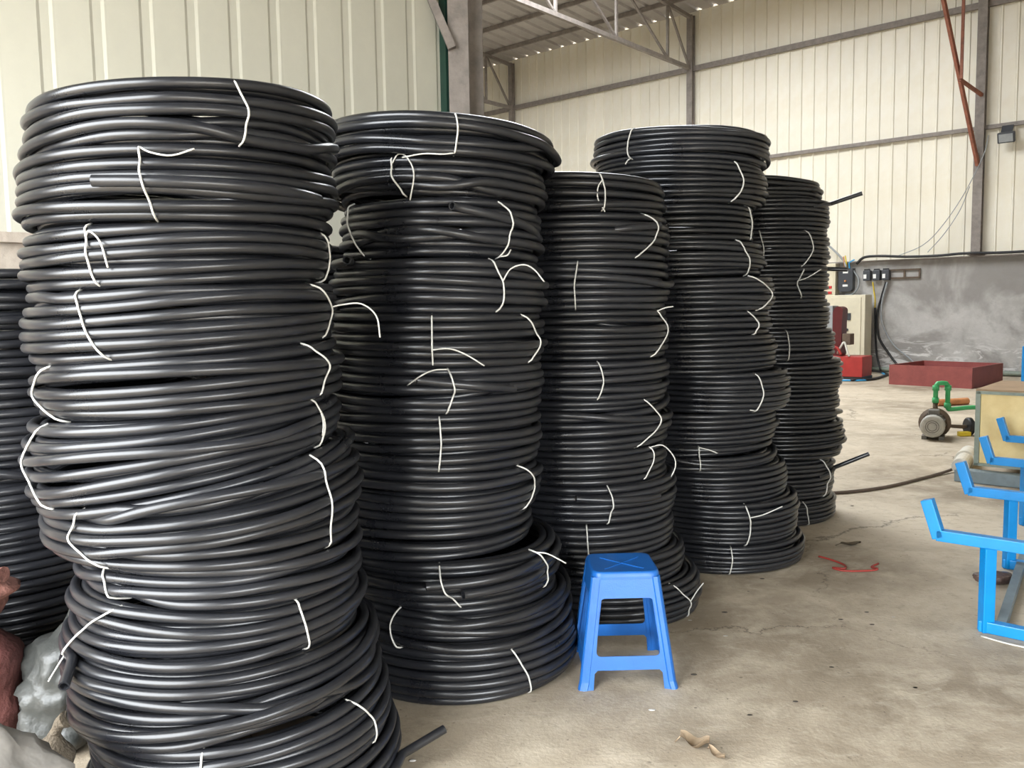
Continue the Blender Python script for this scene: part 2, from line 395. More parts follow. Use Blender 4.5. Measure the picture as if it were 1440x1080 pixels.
STACKS = {
 'near': dict(axis=-0.949, bearing=-0.345, t=0.03, coils=[
  (-0.967, 2.640, 0.443, 1.934, 0.021, 2.104, 0.064, [(0.278, 0.361, 0.304)]),
  (-0.985, 2.640, 0.450, 1.737, 0.006, 1.934, 0.021, [(-0.237, -0.157)]),
  (-0.998, 2.640, 0.441, 1.574, 0.024, 1.737, 0.006, [(-0.565, -0.537, -0.487), (1.162, 1.214, 1.203)]),
  (-0.997, 2.640, 0.445, 1.391, 0.060, 1.574, 0.024, [(-0.647, -0.588, -0.444), (0.928, 1.213, 1.088)]),
  (-0.982, 2.640, 0.446, 1.230, 0.055, 1.391, 0.060, [(-1.013, -1.214, -0.944), (0.79, 0.993, 0.852)]),
  (-1.009, 2.640, 0.455, 1.039, 0.158, 1.230, 0.055, [(-1.015, -1.209, -0.931), (0.909, 0.988, 0.956)]),
  (-0.948, 2.640, 0.465, 0.816, -0.038, 1.039, 0.158, [(-0.783, -0.858, -0.614), (0.709, 0.791)]),
  (-0.907, 2.640, 0.415, 0.699, -0.044, 0.816, -0.038, [(-0.917, -0.803)]),
  (-0.934, 2.640, 0.439, 0.530, -0.009, 0.699, -0.044, [(-0.688, -1.036, -1.216), (0.489, 0.554)]),
  (-0.925, 2.640, 0.463, 0.333, 0.066, 0.530, -0.009, []),
  (-0.874, 2.640, 0.459, 0.167, 0.026, 0.333, 0.066, [(-0.284, -0.297), (0.7, 0.881, 0.899)]),
  (-0.860, 2.640, 0.482, 0.000, 0.000, 0.167, 0.026, []),
 ]),
 'second': dict(axis=-0.300, bearing=-0.084, t=0.034, coils=[
  (-0.282, 3.580, 0.475, 2.051, -0.023, 2.205, -0.060, [(0.12, 0.136, 0.104)]),
  (-0.286, 3.580, 0.443, 1.911, -0.010, 2.051, -0.023, [(-0.404, -0.392, -0.304)]),
  (-0.281, 3.580, 0.417, 1.690, -0.018, 1.911, -0.010, [(0.557, 0.639, 0.573), (-1.122, -0.834)]),
  (-0.293, 3.580, 0.438, 1.484, -0.016, 1.690, -0.018, [(0.47, 0.557, 0.513)]),
  (-0.309, 3.580, 0.452, 1.285, -0.022, 1.484, -0.016, [(-0.042, -0.042), (0.862, 1.105, 0.955)]),
  (-0.321, 3.580, 0.453, 1.106, -0.017, 1.285, -0.022, [(0.109, 0.156, 0.086)]),
  (-0.330, 3.580, 0.456, 0.889, -0.026, 1.106, -0.017, [(0.047, 0.058, 0.029)]),
  (-0.344, 3.580, 0.461, 0.698, -0.033, 0.889, -0.026, [(0.889, 1.116, 0.988)]),
  (-0.374, 3.580, 0.449, 0.550, 0.004, 0.698, -0.033, []),
  (-0.290, 3.580, 0.479, 0.374, -0.017, 0.550, 0.004, [(-0.071, -0.027, 0.112), (0.791, 0.963, 1.003)]),
  (-0.258, 3.580, 0.487, 0.213, -0.028, 0.374, -0.017, [(-0.48, -0.546, -0.467)]),
  (-0.237, 3.580, 0.495, 0.000, 0.000, 0.213, -0.028, [(0.391, 0.505, 0.566)]),
 ]),
 'third': dict(axis=0.339, bearing=0.079, t=0.033, coils=[
  (0.305, 4.280, 0.461, 1.921, 0.000, 2.095, -0.033, [(0.293, 0.343, 0.314)]),
  (0.305, 4.280, 0.478, 1.709, 0.000, 1.921, 0.000, [(0.827, 0.975, 0.669)]),
  (0.318, 4.280, 0.468, 1.484, 0.000, 1.709, 0.000, [(0.043, 0.003, 0.016)]),
  (0.316, 4.280, 0.464, 1.254, 0.000, 1.484, 0.000, [(1.047, 1.222, 0.9)]),
  (0.307, 4.280, 0.479, 1.075, 0.000, 1.254, 0.000, [(0.256, 0.297, 0.242)]),
  (0.320, 4.280, 0.463, 0.841, 0.000, 1.075, 0.000, [(0.791, 1.028, 0.659)]),
  (0.304, 4.280, 0.470, 0.687, 0.000, 0.841, 0.000, [(0.925, 0.938, 0.782)]),
  (0.349, 4.280, 0.477, 0.503, 0.000, 0.687, 0.000, [(0.253, 0.281, 0.253)]),
  (0.348, 4.280, 0.461, 0.337, 0.000, 0.503, 0.000, [(0.041, 0.048, 0.062)]),
  (0.387, 4.280, 0.475, 0.193, 0.000, 0.337, 0.000, []),
  (0.465, 4.280, 0.473, 0.000, 0.000, 0.193, 0.000, [(0.722, 0.927, 0.984)]),
 ]),
 'fourth': dict(axis=1.077, bearing=0.208, t=0.03, coils=[
  (1.004, 5.100, 0.501, 2.281, -0.038, 2.460, -0.012, [(-0.519, -0.575, -0.538)]),
  (0.995, 5.100, 0.499, 2.047, 0.000, 2.281, -0.038, [(0.687, 0.783, 0.647)]),
  (0.943, 5.100, 0.481, 1.852, 0.000, 2.047, 0.000, [(1.166, 1.279, 1.222)]),
  (0.989, 5.100, 0.493, 1.655, 0.000, 1.852, 0.000, [(0.789, 0.889, 0.945)]),
  (1.055, 5.100, 0.495, 1.464, 0.000, 1.655, 0.000, [(0.768, 1.226, 0.932)]),
  (1.052, 5.100, 0.480, 1.328, 0.000, 1.464, 0.000, [(0.781, 0.941, 0.911)]),
  (1.064, 5.100, 0.498, 1.124, 0.000, 1.328, 0.000, []),
  (1.159, 5.100, 0.489, 0.904, 0.000, 1.124, 0.000, [(0.588, 0.678, 0.579)]),
  (1.084, 5.100, 0.483, 0.728, 0.000, 0.904, 0.000, []),
  (1.048, 5.100, 0.500, 0.592, 0.000, 0.728, 0.000, [(0.143, 0.151)]),
  (1.155, 5.100, 0.483, 0.402, 0.000, 0.592, 0.000, []),
  (1.215, 5.100, 0.489, 0.160, 0.000, 0.402, 0.000, [(0.329, 0.388, 0.346)]),
  (1.237, 5.100, 0.498, 0.000, 0.000, 0.160, 0.000, [(0.127, 0.134, 0.103)]),
 ]),
 'far': dict(axis=1.805, bearing=0.288, t=0.029, coils=[
  (1.693, 6.100, 0.471, 2.189, 0.000, 2.334, -0.053, []),
  (1.769, 6.100, 0.462, 1.981, 0.000, 2.189, 0.000, []),
  (1.760, 6.100, 0.479, 1.734, 0.000, 1.981, 0.000, [(0.014, 0.079, 0.06), (0.722, 0.832, 0.636)]),
  (1.768, 6.100, 0.466, 1.529, 0.000, 1.734, 0.000, [(0.685, 0.529, 0.66)]),
  (1.780, 6.100, 0.467, 1.327, 0.000, 1.529, 0.000, []),
  (1.806, 6.100, 0.479, 1.118, 0.000, 1.327, 0.000, [(0.303, 0.342, 0.332)]),
  (1.882, 6.100, 0.462, 0.900, 0.000, 1.118, 0.000, []),
  (1.850, 6.100, 0.472, 0.689, 0.000, 0.900, 0.000, []),
  (1.876, 6.100, 0.475, 0.442, 0.000, 0.689, 0.000, []),
  (1.836, 6.100, 0.461, 0.169, 0.000, 0.442, 0.000, [(0.916, 1.033, 1.012)]),
  (1.833, 6.100, 0.477, 0.000, 0.000, 0.169, 0.000, [(0.545, 0.627)]),
 ]),
 'corner': dict(axis=-2.131, bearing=-0.547, t=0.033, coils=[
  (-2.088, 3.500, 0.497, 1.517, 0.000, 1.669, 0.007, []),
  (-2.132, 3.500, 0.509, 1.345, 0.000, 1.517, 0.000, []),
  (-2.097, 3.500, 0.491, 1.159, 0.000, 1.345, 0.000, []),
  (-2.108, 3.500, 0.503, 0.971, 0.000, 1.159, 0.000, []),
  (-2.139, 3.500, 0.505, 0.782, 0.000, 0.971, 0.000, []),
  (-2.152, 3.500, 0.490, 0.609, 0.000, 0.782, 0.000, []),
  (-2.156, 3.500, 0.508, 0.449, 0.000, 0.609, 0.000, []),
  (-2.136, 3.500, 0.499, 0.294, 0.000, 0.449, 0.000, []),
  (-2.145, 3.500, 0.493, 0.109, 0.000, 0.294, 0.000, []),
  (-2.156, 3.500, 0.510, 0.000, 0.000, 0.109, 0.000, []),
 ]),
 'hidden': dict(axis=-1.245, bearing=-0.263, t=0.033, coils=[
  (-1.227, 4.620, 0.467, 1.640, 0.000, 1.824, 0.002, []),
  (-1.236, 4.620, 0.478, 1.454, 0.000, 1.640, 0.000, []),
  (-1.240, 4.620, 0.461, 1.267, 0.000, 1.454, 0.000, []),
  (-1.234, 4.620, 0.473, 1.078, 0.000, 1.267, 0.000, []),
  (-1.257, 4.620, 0.475, 0.888, 0.000, 1.078, 0.000, []),
  (-1.226, 4.620, 0.461, 0.696, 0.000, 0.888, 0.000, []),
  (-1.264, 4.620, 0.478, 0.503, 0.000, 0.696, 0.000, []),
  (-1.269, 4.620, 0.469, 0.309, 0.000, 0.503, 0.000, []),
  (-1.254, 4.620, 0.464, 0.000, 0.000, 0.309, 0.000, []),
 ]),
}
# ------------------------------------------------------------------ pipe coils
M['pipe'] = mat('black_polyethylene', (.009, .0095, .012), .29, col2=(.019, .0195, .022), scale=5, rvar=.07, spec=.6, rand=.25)
M['pipe_cut'] = mat('cut_pipe_end', (.03, .03, .033), .5, var=.3, scale=20)
M['tie'] = mat('white_plastic_tie', (.62, .61, .56), .5, var=.2, scale=30)

def wind(H, R, t, n_seg, rng, wander=1.0, layers=2):
    """cross-sections of one continuous hose wound into a coil; H: local bundle height per angle.
    returns r[K, n], z[K, n] (z above the local bundle bottom)"""
    Hm = float(np.mean(H)); n = max(3, int(round(Hm / t * .97)))
    K = n * layers
    ph = np.linspace(-PI, PI, n_seg, endpoint=False)
    row = np.empty(K); lay = np.empty(K)
    for l in range(layers):
        for i in range(n):
            k = l * n + i
            row[k] = (i + .5) / n if l % 2 == 0 else 1 - (i + .5) / n
            lay[k] = layers - 1 - l
    z = np.empty((K, n_seg)); r = np.empty((K, n_seg))
    for k in range(K):
        big = 1.0 if rng.random() > .26 else 2.6
        w = sum(rng.normal(0, .30 / m_) * np.cos(m_ * ph + rng.random() * 2 * PI) for m_ in (1, 2, 3)) * t * wander * big
        z[k] = row[k] * H + w
        prof = 1.1 * t * (2 * row[k] - 1) ** 4
        r[k] = R - t / 2 - lay[k] * t * .95 - prof + (.35 * t if big > 1 and lay[k] == 0 else 0) + \
            sum(rng.normal(0, .16 / m_) * np.cos(m_ * ph + rng.random() * 2 * PI) for m_ in (1, 2, 3, 5)) * t * wander
    z0, rr0 = z.copy(), r.copy()
    for it in range(46):
        dz = z[:, None, :] - z[None, :, :]; dr = r[:, None, :] - r[None, :, :]
        d = np.sqrt(dz * dz + dr * dr) + 1e-6
        ov = np.clip(t * 1.0 - d, 0, None) / d
        for k in range(K): ov[k, k] = 0
        z += .34 * (dz * ov).sum(1); r += .34 * (dr * ov).sum(1)
        z += .03 * (z0 - z); r += .04 * (rr0 - r)
        for A in (z, r):
            f = A.reshape(-1); g = f.copy(); g[1:-1] = .25 * f[:-2] + .5 * f[1:-1] + .25 * f[2:]; A[:] = g.reshape(K, n_seg)
        z = np.clip(z, t * .46, H - t * .46)
        r = np.minimum(r, R + .35 * t)
    return r, z, ph

def sweep(name, P, rad, sides, mt):
    """numpy tube along a roughly horizontal path, ends closed"""
    N = len(P); T = np.gradient(P, axis=0); T /= np.linalg.norm(T, axis=1)[:, None]
    upv = np.array([0, 0, 1.0]); A = np.cross(T, upv); A /= np.linalg.norm(A, axis=1)[:, None]; B = np.cross(A, T)
    q = np.arange(sides) * 2 * PI / sides
    V = P[:, None, :] + rad * (A[:, None, :] * np.cos(q)[None, :, None] + B[:, None, :] * np.sin(q)[None, :, None])
    V = V.reshape(-1, 3)
    i = np.arange(N - 1)[:, None]; k = np.arange(sides)[None, :]; k2 = (k + 1) % sides
    F = np.stack([i * sides + k, i * sides + k2, (i + 1) * sides + k2, (i + 1) * sides + k], -1).reshape(-1, 4)
    me = bpy.data.meshes.new(name)
    nf = len(F) + 2
    me.vertices.add(len(V)); me.vertices.foreach_set('co', V.astype(np.float32).ravel())
    lv = np.concatenate([F.ravel(), np.arange(sides)[::-1], (N - 1) * sides + np.arange(sides)])
    me.loops.add(len(lv)); me.loops.foreach_set('vertex_index', lv.astype(np.int32))
    ls = np.concatenate([np.arange(len(F)) * 4, [len(F) * 4, len(F) * 4 + sides]])
    me.polygons.add(nf); me.polygons.foreach_set('loop_start', ls.astype(np.int32))
    me.polygons.foreach_set('use_smooth', np.ones(nf, bool))
    me.update(calc_edges=True); me.validate(); me.materials.append(mt)
    return me

TAILS = {  # (stack, coil, tie) -> (where on the tie, [(right, up)] in metres)
 ('near', 2, 0): (0, [(.033, -.018), (.079, -.024), (.13, -.005)]),
 ('near', 3, 0): (.2, [(.02, .012), (.05, -.015), (.073, -.082)]),
 ('near', 4, 1): (.4, [(.03, .006), (.09, .008), (.135, -.03), (.145, -.097)]),
 ('near', 6, 1): (.3, [(-.015, -.03), (-.01, -.07)]),
 ('near', 9, 0): (1, [(-.02, -.03), (-.045, -.07)]),
 ('second', 1, 0): (1, [(-.04, -.006), (-.11, -.004), (-.187, -.016)]),
 ('second', 2, 0): (.2, [(.03, .035), (.065, .02), (.09, -.04), (.07, -.13)]),
 ('second', 3, 0): (1, [(.02, .004), (.042, .026)]),
 ('second', 4, 0): (.4, [(.03, .045), (.08, .06), (.12, .04), (.156, -.005)]),
 ('second', 5, 0): (.65, [(.06, .004), (.12, -.018), (.19, -.062)]),
 ('second', 6, 0): (0, [(-.05, 0), (-.09, -.015), (-.148, -.055)]),
 ('second', 10, 1): (0, [(.05, -.01), (.12, -.05)]),
 ('third', 1, 0): (.2, [(-.02, -.03), (-.022, -.08), (.01, -.14)]),
 ('third', 4, 0): (0, [(.04, .015), (.075, .02)]),
 ('third', 7, 0): (0, [(.06, .01), (.11, -.04), (.12, -.09), (.10, -.14)]),
 ('third', 11, 0): (.5, [(.03, .05), (.06, .09)]),
 ('fourth', 1, 0): (.95, [(-.015, -.012), (-.03, -.03)]),
 ('fourth', 8, 0): (1, [(-.025, .006), (-.05, .01)]),
 ('fourth', 10, 0): (0, [(.05, -.01), (.1, -.03)]),
 ('fourth', 12, 0): (.3, [(.07, .02), (.17, .07)]),
 ('far', 4, 0): (.4, [(.06, .02), (.14, .07)]),
}
ENDS = {  # (stack, coil) -> [(from angle, to angle, height share from, to, straight run, outward share, rise)]
 ('near', 2): [(.95, -.40, .42, .50, .03, .05, 0)],
 ('near', 10): [(-1.75, 1.75, .12, .62, .03, .0, 0)],
 ('near', 9): [(-1.7, -1.12, .10, .02, .10, .35, -.03)],
 ('near', 12): [(.75, 1.15, .4, .5, .16, .5, .02)],
 ('second', 3): [(1.25, .16, .45, .80, .04, .25, .0)],
 ('second', 4): [(-1.5, -.85, .9, .95, .06, .5, 0)],
 ('second', 6): [(.75, -.10, .5, .74, .02, .1, 0)],
 ('second', 9): [(-1.6, -.86, .2, .15, .06, .5, 0)],
 ('second', 10): [(.85, -.12, .75, .62, .02, .1, 0), (.95, .14, .45, .42, .02, .1, 0), (-1.6, -.86, .7, .7, .05, .5, 0)],
 ('third', 2): [(.45, .92, .62, .74, .03, .25, 0)],
 ('third', 8): [(.9, -.02, .55, .72, .02, .1, 0)],
 ('fourth', 3): [(-.85, -.26, .5, .52, .17, .35, .035)],
 ('far', 2): [(.85, 1.35, .75, .9, .20, .85, .055)],
 ('far', 4): [(.6, 1.25, .95, .98, .13, .8, -.01)],
 ('far', 10): [(.85, 1.3, .55, .7, .22, .85, .10)],
}
STACK_TEXT = {
 'near': ('the nearest stack at left', 'coils of the nearest stack'),
 'second': ('the stack left of the stool', 'coils of the second stack'),
 'third': ('the stack right behind the blue stool', 'coils of the stack behind the stool'),
 'fourth': ('the second farthest front stack', 'coils of the fourth stack'),
 'far': ('the farthest stack, near the red trough', 'coils of the farthest stack'),
 'corner': ('the stack at the left picture edge', 'coils of the stack at the left edge'),
 'hidden': ('the stack mostly hidden behind the front row', 'coils of the hidden rear stack'),
}
ORD = ['topmost', 'second from top', 'third from top', 'fourth from top', 'fifth from top', 'sixth from top', 'seventh from top', 'eighth from top', 'ninth from top', 'tenth from top', 'eleventh from top', 'twelfth from top', 'thirteenth from top']

def make_coil(stack, idx, spec, axis, bearing, t, n_seg, sides, last):
    cx, cy, R, zb, sb, zt, st, ties = spec
    rng = np.random.default_rng(1000 + idx * 17 + sum(map(ord, stack)))
    ex = np.array([math.cos(bearing), -math.sin(bearing)]); ey = np.array([math.sin(bearing), math.cos(bearing)])
    ph = np.linspace(-PI, PI, n_seg, endpoint=False)
    base = lambda p: zb + sb * (cx - axis + R * np.sin(p))
    topz = lambda p: zt + st * (cx - axis + R * np.sin(p))
    bz, tz = base(ph), topz(ph)
    H = np.maximum(tz - bz, t * 1.6)
    wander = {'near': 1.3, 'second': 1.05, 'third': .8, 'fourth': .85, 'far': .8}.get(stack, .8)
    r, z, ph = wind(H, R, t, n_seg, rng, wander, 3 if idx == 1 else 2)
    z = z + bz[None, :]
    r = r * (1 + .008 * np.cos(2 * ph + rng.random() * 6))[None, :]
    s = np.sin(ph); c = np.cos(ph)
    root = thing('pipe_coil', (cx, cy, float(bz.min())))
    X = r * (s * ex[0] - c * ey[0])[None, :]; Y = r * (s * ex[1] - c * ey[1])[None, :]
    Pth = np.stack([X, Y, z - bz.min()], -1).reshape(-1, 3)
    link('hose', sweep('coiled_hose', Pth, t / 2, sides, M['pipe']), root)
    arcs = []
    def hull(p, zq):
        j = int(round((p + PI) / (2 * PI) * n_seg)) % n_seg
        dz = np.abs(zq - z[:, j]); ok = dz < t * .62
        extra = 0.0
        for (pa, pb, pz) in arcs:
            f_ = (p - pa) / (pb - pa)
            if 0 <= f_ <= 1:
                rr_, zz_ = pz[int(round(f_ * (len(pz) - 1)))]
                if abs(zq - zz_) < t * .7: extra = rr_ + t * .5
        if not ok.any(): return max(extra, float(r[:, j].max()) - t * .1)
        return max(extra, float((r[ok, j] + np.sqrt(np.clip((t / 2) ** 2 - dz[ok] ** 2, 0, None))).max()))
    def pos(p, rad, zz): return Vector((rad * (math.sin(p) * ex[0] - math.cos(p) * ey[0]), rad * (math.sin(p) * ex[1] - math.cos(p) * ey[1]), zz - float(bz.min())))
    tr = .0030 if stack == 'near' else (.0034 if stack in ('second', 'third') else .0040)
    for (pa, pb, fa, fb, ext, outw, rise) in ENDS.get((stack, idx), []):
        pts = []; nn = max(6, int(abs(pb - pa) * 14))
        for i in range(nn + 1):
            a = pa + (pb - pa) * i / nn; f_ = fa + (fb - fa) * i / nn
            zz = float(base(a) * (1 - f_) + topz(a) * f_)
            near_r = max(hull(a, zz + dd) for dd in (-t * .4, 0, t * .4))
            lift = min(1.0, i / (nn * .35))
            pts.append(pos(a, near_r - t * .5 + t * .95 * lift, zz))
        arcs.append((pa, pb, [(math.hypot(p.x, p.y), p.z + float(bz.min())) for p in pts]))
        for _ in range(3): pts = [pts[0]] + [(pts[i - 1] + pts[i] * 2 + pts[i + 1]) / 4 for i in range(1, len(pts) - 1)] + [pts[-1]]
        d = (pts[-1] - pts[-2]).normalized(); rad = Vector((pts[-1].x, pts[-1].y, 0)).normalized()
        dd = (d * (1 - outw) + rad * outw).normalized()
        e = pts[-1]
        for i in (1, 2, 3): pts.append(e + (dd if outw > .3 else (d * (1 - i / 3) + dd * (i / 3)).normalized()) * ext * i / 3 + Vector((0, 0, rise * i / 3)))
        o = MB().tube(pts, t / 2, 10, hollow=.72).build('hose_end', M['pipe'], root, fix=False)
    for ti, phs in enumerate(ties):
        q = np.linspace(0, 1, 25); pp = np.interp(q, np.linspace(0, 1, len(phs)), phs)
        # soften the bend
        for _ in range(6): pp[1:-1] = .25 * pp[:-2] + .5 * pp[1:-1] + .25 * pp[2:]
        zz = np.array([topz(a) * (1 - b) + base(a) * b for a, b in zip(pp, q)])
        hr = np.array([hull(a, b) for a, b in zip(pp, zz)])
        hm = np.array([hr[max(0, i - 2):i + 3].max() for i in range(25)])
        hm = np.convolve(np.pad(hm, 2, 'edge'), [.15, .2, .3, .2, .15], 'valid') + tr * .6
        hm[0] = hm[0] - t * .9; hm[-1] = hm[-1] - t * .9; hm[1] -= t * .25; hm[-2] -= t * .25
        pts = [pos(a, b, w) for a, b, w in zip(pp, hm, zz)]
        tie = MB().tube(pts, tr, 6).build('tie', M['tie'], root, fix=False)
        key = (stack, idx, ti)
        if key in TAILS:
            fr, offs = TAILS[key]; i0 = int(round(fr * 24)); i0 = min(max(i0, 1), 23); b0 = pts[i0]
            tp = [b0]
            for (dx, dz_) in offs:
                w = b0 + Vector((ex[0], ex[1], 0)) * dx + Vector((0, 0, dz_))
                rad = math.hypot(w.x, w.y); an = math.atan2(w.x * ex[0] + w.y * ex[1], -(w.x * ey[0] + w.y * ey[1]))
                need = hull(an, w.z + float(bz.min())) if abs(an) < 1.5 else R
                need = max(need, R - .01) + .012
                if rad < need: w.x *= need / rad; w.y *= need / rad
                tp.append(w)
            MB().tube(spline(tp, 5), tr * .85, 6).build('tie_tail', M['tie'], tie, fix=False)
    text, grp = STACK_TEXT[stack]
    pos_txt = ORD[idx - 1] if not last else 'bottom coil'
    extra = ''
    tag(root, f'black pipe coil, {pos_txt} of {text}', 'pipe coil', grp)
    return root

for sname, sd in STACKS.items():
    n_seg, sides = {'near': (112, 12), 'second': (96, 10), 'third': (88, 8), 'fourth': (80, 8), 'far': (72, 8)}.get(sname, (72, 8))
    for i, spec in enumerate(sd['coils']):
        make_coil(sname, i + 1, spec, sd['axis'], sd['bearing'], sd['t'], n_seg, sides, i == len(sd['coils']) - 1)
# ------------------------------------------------------------------ blue plastic stool
M['stool'] = mat('blue_plastic', (.012, .12, .42), .38, col2=(.010, .10, .36), scale=7, rvar=.06, bump=.05, bscale=200)
M['blue_steel'] = mat('blue_painted_steel', (.0, .23, .60), .35, var=.15, scale=9, bump=.03, bscale=60)
def stool(loc, rz):
    t = thing('plastic_stool', loc, 'blue plastic stool standing before the third pipe stack', 'stool', rz=rz)
    Ht, wb, wt = .455, .188, .128
    half = lambda z: wb + (wt - wb) * z / Ht
    zs = Ht - .02
    for k in range(4):
        q = k * PI / 2; Rm = Matrix.Rotation(q, 3, 'Z')
        X = Rm @ Vector((1, 0, 0)); out = Rm @ Vector((0, -1, 0))
        slant = (Vector((0, 0, 1)) * Ht + out * (wt - wb)).normalized()
        # side frame in its own slanted plane, window with rounded corners, arch between the feet
        L = math.hypot(Ht, wb - wt); g = lambda s: half(s / L * Ht) - .030
        s0, s1, s2, s3 = .075 * L / Ht, .128 * L / Ht, .352 * L / Ht, zs * L / Ht
        outer = [(-g(0) - .012, 0), (-g(0) + .018, 0), (-g(s0) + .014, s0 - .012), (-g(s0) + .026, s0), (g(s0) - .026, s0), (g(s0) - .014, s0 - .012), (g(0) - .018, 0), (g(0) + .012, 0), (g(s3) + .012, s3), (-g(s3) - .012, s3)]
        hole = rounded([(-g(s1) + .014, s1), (g(s1) - .014, s1), (g(s2) - .006, s2), (-g(s2) + .006, s2)], .022, 4)
        MB().plate(outer, [hole], .004, out * wb, (X, slant, X.cross(slant))).build('side_frame', M['stool'], t)
        # rounded corner leg with a proud rib along it
        vs = []; fs = []; prof = [(-.040, .004), (-.030, .006), (-.026, -.002), (-.012, -.006), (-.006, -.012), (.002, -.026), (-.006, -.030), (-.004, -.040)]
        inn = [(x - .006, y + .006) for x, y in prof]
        loop = [(-.042, .000), (-.030, -.002), (-.026, -.008), (-.010, -.008), (-.002, -.002), (.004, .010), (.004, .026), (.000, .030), (-.002, .042), (-.007, .042), (-.005, .028), (-.001, .024), (-.002, .012), (-.008, .003), (-.013, -.003), (-.024, -.003), (-.029, .003), (-.042, .005)]
        n = len(loop); lv = [0, .03, zs]
        for z in lv:
            h = half(z); fl = .004 if z == 0 else 0
            for (x, y) in loop: vs.append(Rm @ Vector((h + x + fl, -h + y - fl, z)))
        for i in range(len(lv) - 1):
            for j in range(n): fs.append((i * n + j, i * n + (j + 1) % n, (i + 1) * n + (j + 1) % n, (i + 1) * n + j))
        fs += [tuple(range(n))[::-1], tuple((len(lv) - 1) * n + j for j in range(n))]
        MB().add(vs, fs).build('leg', M['stool'], t)
    # seat: rounded square, edge rolled over, slightly dished, raised cross
    prof = [(-.028, 1.035), (-.02, 1.03), (-.006, 1.015), (0, .985), (.0, .93), (-.004, .6), (-.005, .25)]
    base = rounded([(-wt - .004, -wt - .004), (wt + .004, -wt - .004), (wt + .004, wt + .004), (-wt - .004, wt + .004)], .045, 6); n = len(base)
    vs = [(x * s, y * s, Ht + z) for z, s in prof for x, y in base]; fs = []
    for i in range(len(prof) - 1):
        for j in range(n): fs.append((i * n + j, i * n + (j + 1) % n, (i + 1) * n + (j + 1) % n, (i + 1) * n + j))
    fs.append(tuple((len(prof) - 1) * n + j for j in range(n)))
    seat = MB().add(vs, fs, True).build('seat', M['stool'], t)
    for a in (PI / 4, 3 * PI / 4):
        d = Vector((math.cos(a), math.sin(a), 0))
        MB().beam(d * -.11 + Vector((0, 0, Ht - .003)), d * .11 + Vector((0, 0, Ht - .003)), .007, .004).build('emboss_rib', M['stool'], seat)
    return t
stool((.437, 3.42, 0), .02)

# ------------------------------------------------------------------ blue pipe cradle rack
def cradle_rack():
    t = thing('cradle_rack', (2.136, 3.763, 0), 'blue square tube rack with four open cradles at right', 'rack')
    X = -EB.copy(); Y = Vector((.571, .821, 0)); Z = Vector((0, 0, 1)); w = .052
    ax = (X, Vector((-X.y, X.x, 0)), Z)
    for k in range(4):
        o = Y * (1.115 * k)
        fr = bpy.data.objects.new('cradle', None); C.objects.link(fr); fr.parent = t; fr.location = o
        def b(name, p, q, ww=w):
            MB().beam(X * p[0] + Z * p[1], X * q[0] + Z * q[1], ww, ww, Vector((-X.y, X.x, 0)).cross(X), .004).build(name, M['blue_steel'], fr)
        b('top_bar', (-.215, .415), (.80, .415)); b('arm', (-.205, .40), (-.262, .575)); b('arm', (.79, .40), (.85, .575))
        b('post', (0, .39), (0, .0)); b('post', (.56, .39), (.56, .0)); b('base_bar', (-.026, .027), (.60, .027))
    for x in (.06, .52):
        MB().beam(X * x + Z * .03 + Y * .03, X * x + Z * .03 + Y * (1.115 * 3 + .0), .04, .045).build('floor_beam', M['rack_grey'], t)
M['rack_grey'] = mat('grey_blue_steel', (.20, .25, .27), .5, var=.3, scale=8)
cradle_rack()

# ------------------------------------------------------------------ yellow faced bench box
M['ply'] = mat('yellowed_plywood', (.82, .66, .34), .6, col2=(.66, .48, .20), scale=3, bump=.1, bscale=20)
M['frame_green'] = mat('grey_green_frame', (.25, .29, .24), .5, var=.3, scale=10)
M['brown_board'] = mat('brown_board', (.36, .24, .14), .7, var=.25, scale=5)
M['card'] = mat('pale_cardboard', (.62, .43, .29), .8, var=.2, scale=8)
def bench_box():
    rz = math.atan2(-EB.y, -EB.x)
    t = thing('bench_box', (3.86, 7.05, 0), 'low box with a yellowed plywood front in a grey green frame behind the blue rack', 'box', rz=rz)
    W, D, H, z0 = 1.40, .95, .60, .14
    MB().box((W / 2, D / 2, z0 + H / 2), (W - .06, D - .02, H - .02)).build('front_panel', M['ply'], t)
    for x in (.015, W - .015): MB().box((x, .0, z0 + H / 2), (.035, .04, H + .02)).build('frame_post', M['frame_green'], t)
    for z in (z0 + H, z0): MB().box((W / 2, 0, z), (W, .04, .022)).build('frame_rail', M['frame_green'], t)
    MB().box((W / 2, D / 2 + .02, z0 + H + .016), (W + .02, D, .02)).build('top_board', M['brown_board'], t)
    MB().box((W / 2 - .06, -.08, .05), (W + .12, .12, .10), bev=.006).build('base_rail', M['rack_grey'], t)
    MB().box((W / 2 - .06, D - .1, .07), (W + .12, .07, .14), bev=.006).build('base_rail', M['rack_grey'], t)
    return t
bench_box()
X = -EB; Yb = -NB; P0 = Vector((3.86, 7.05, .0))
tag(MB().box(P0 + X * .62 + Yb * .32 + Vector((0, 0, .775)), (.5, .32, .014), (X, Yb, Vector((0, 0, 1)))).build('cardboard_sheet', M['card']), 'pale flat cardboard piece lying on the brown box top', 'cardboard')

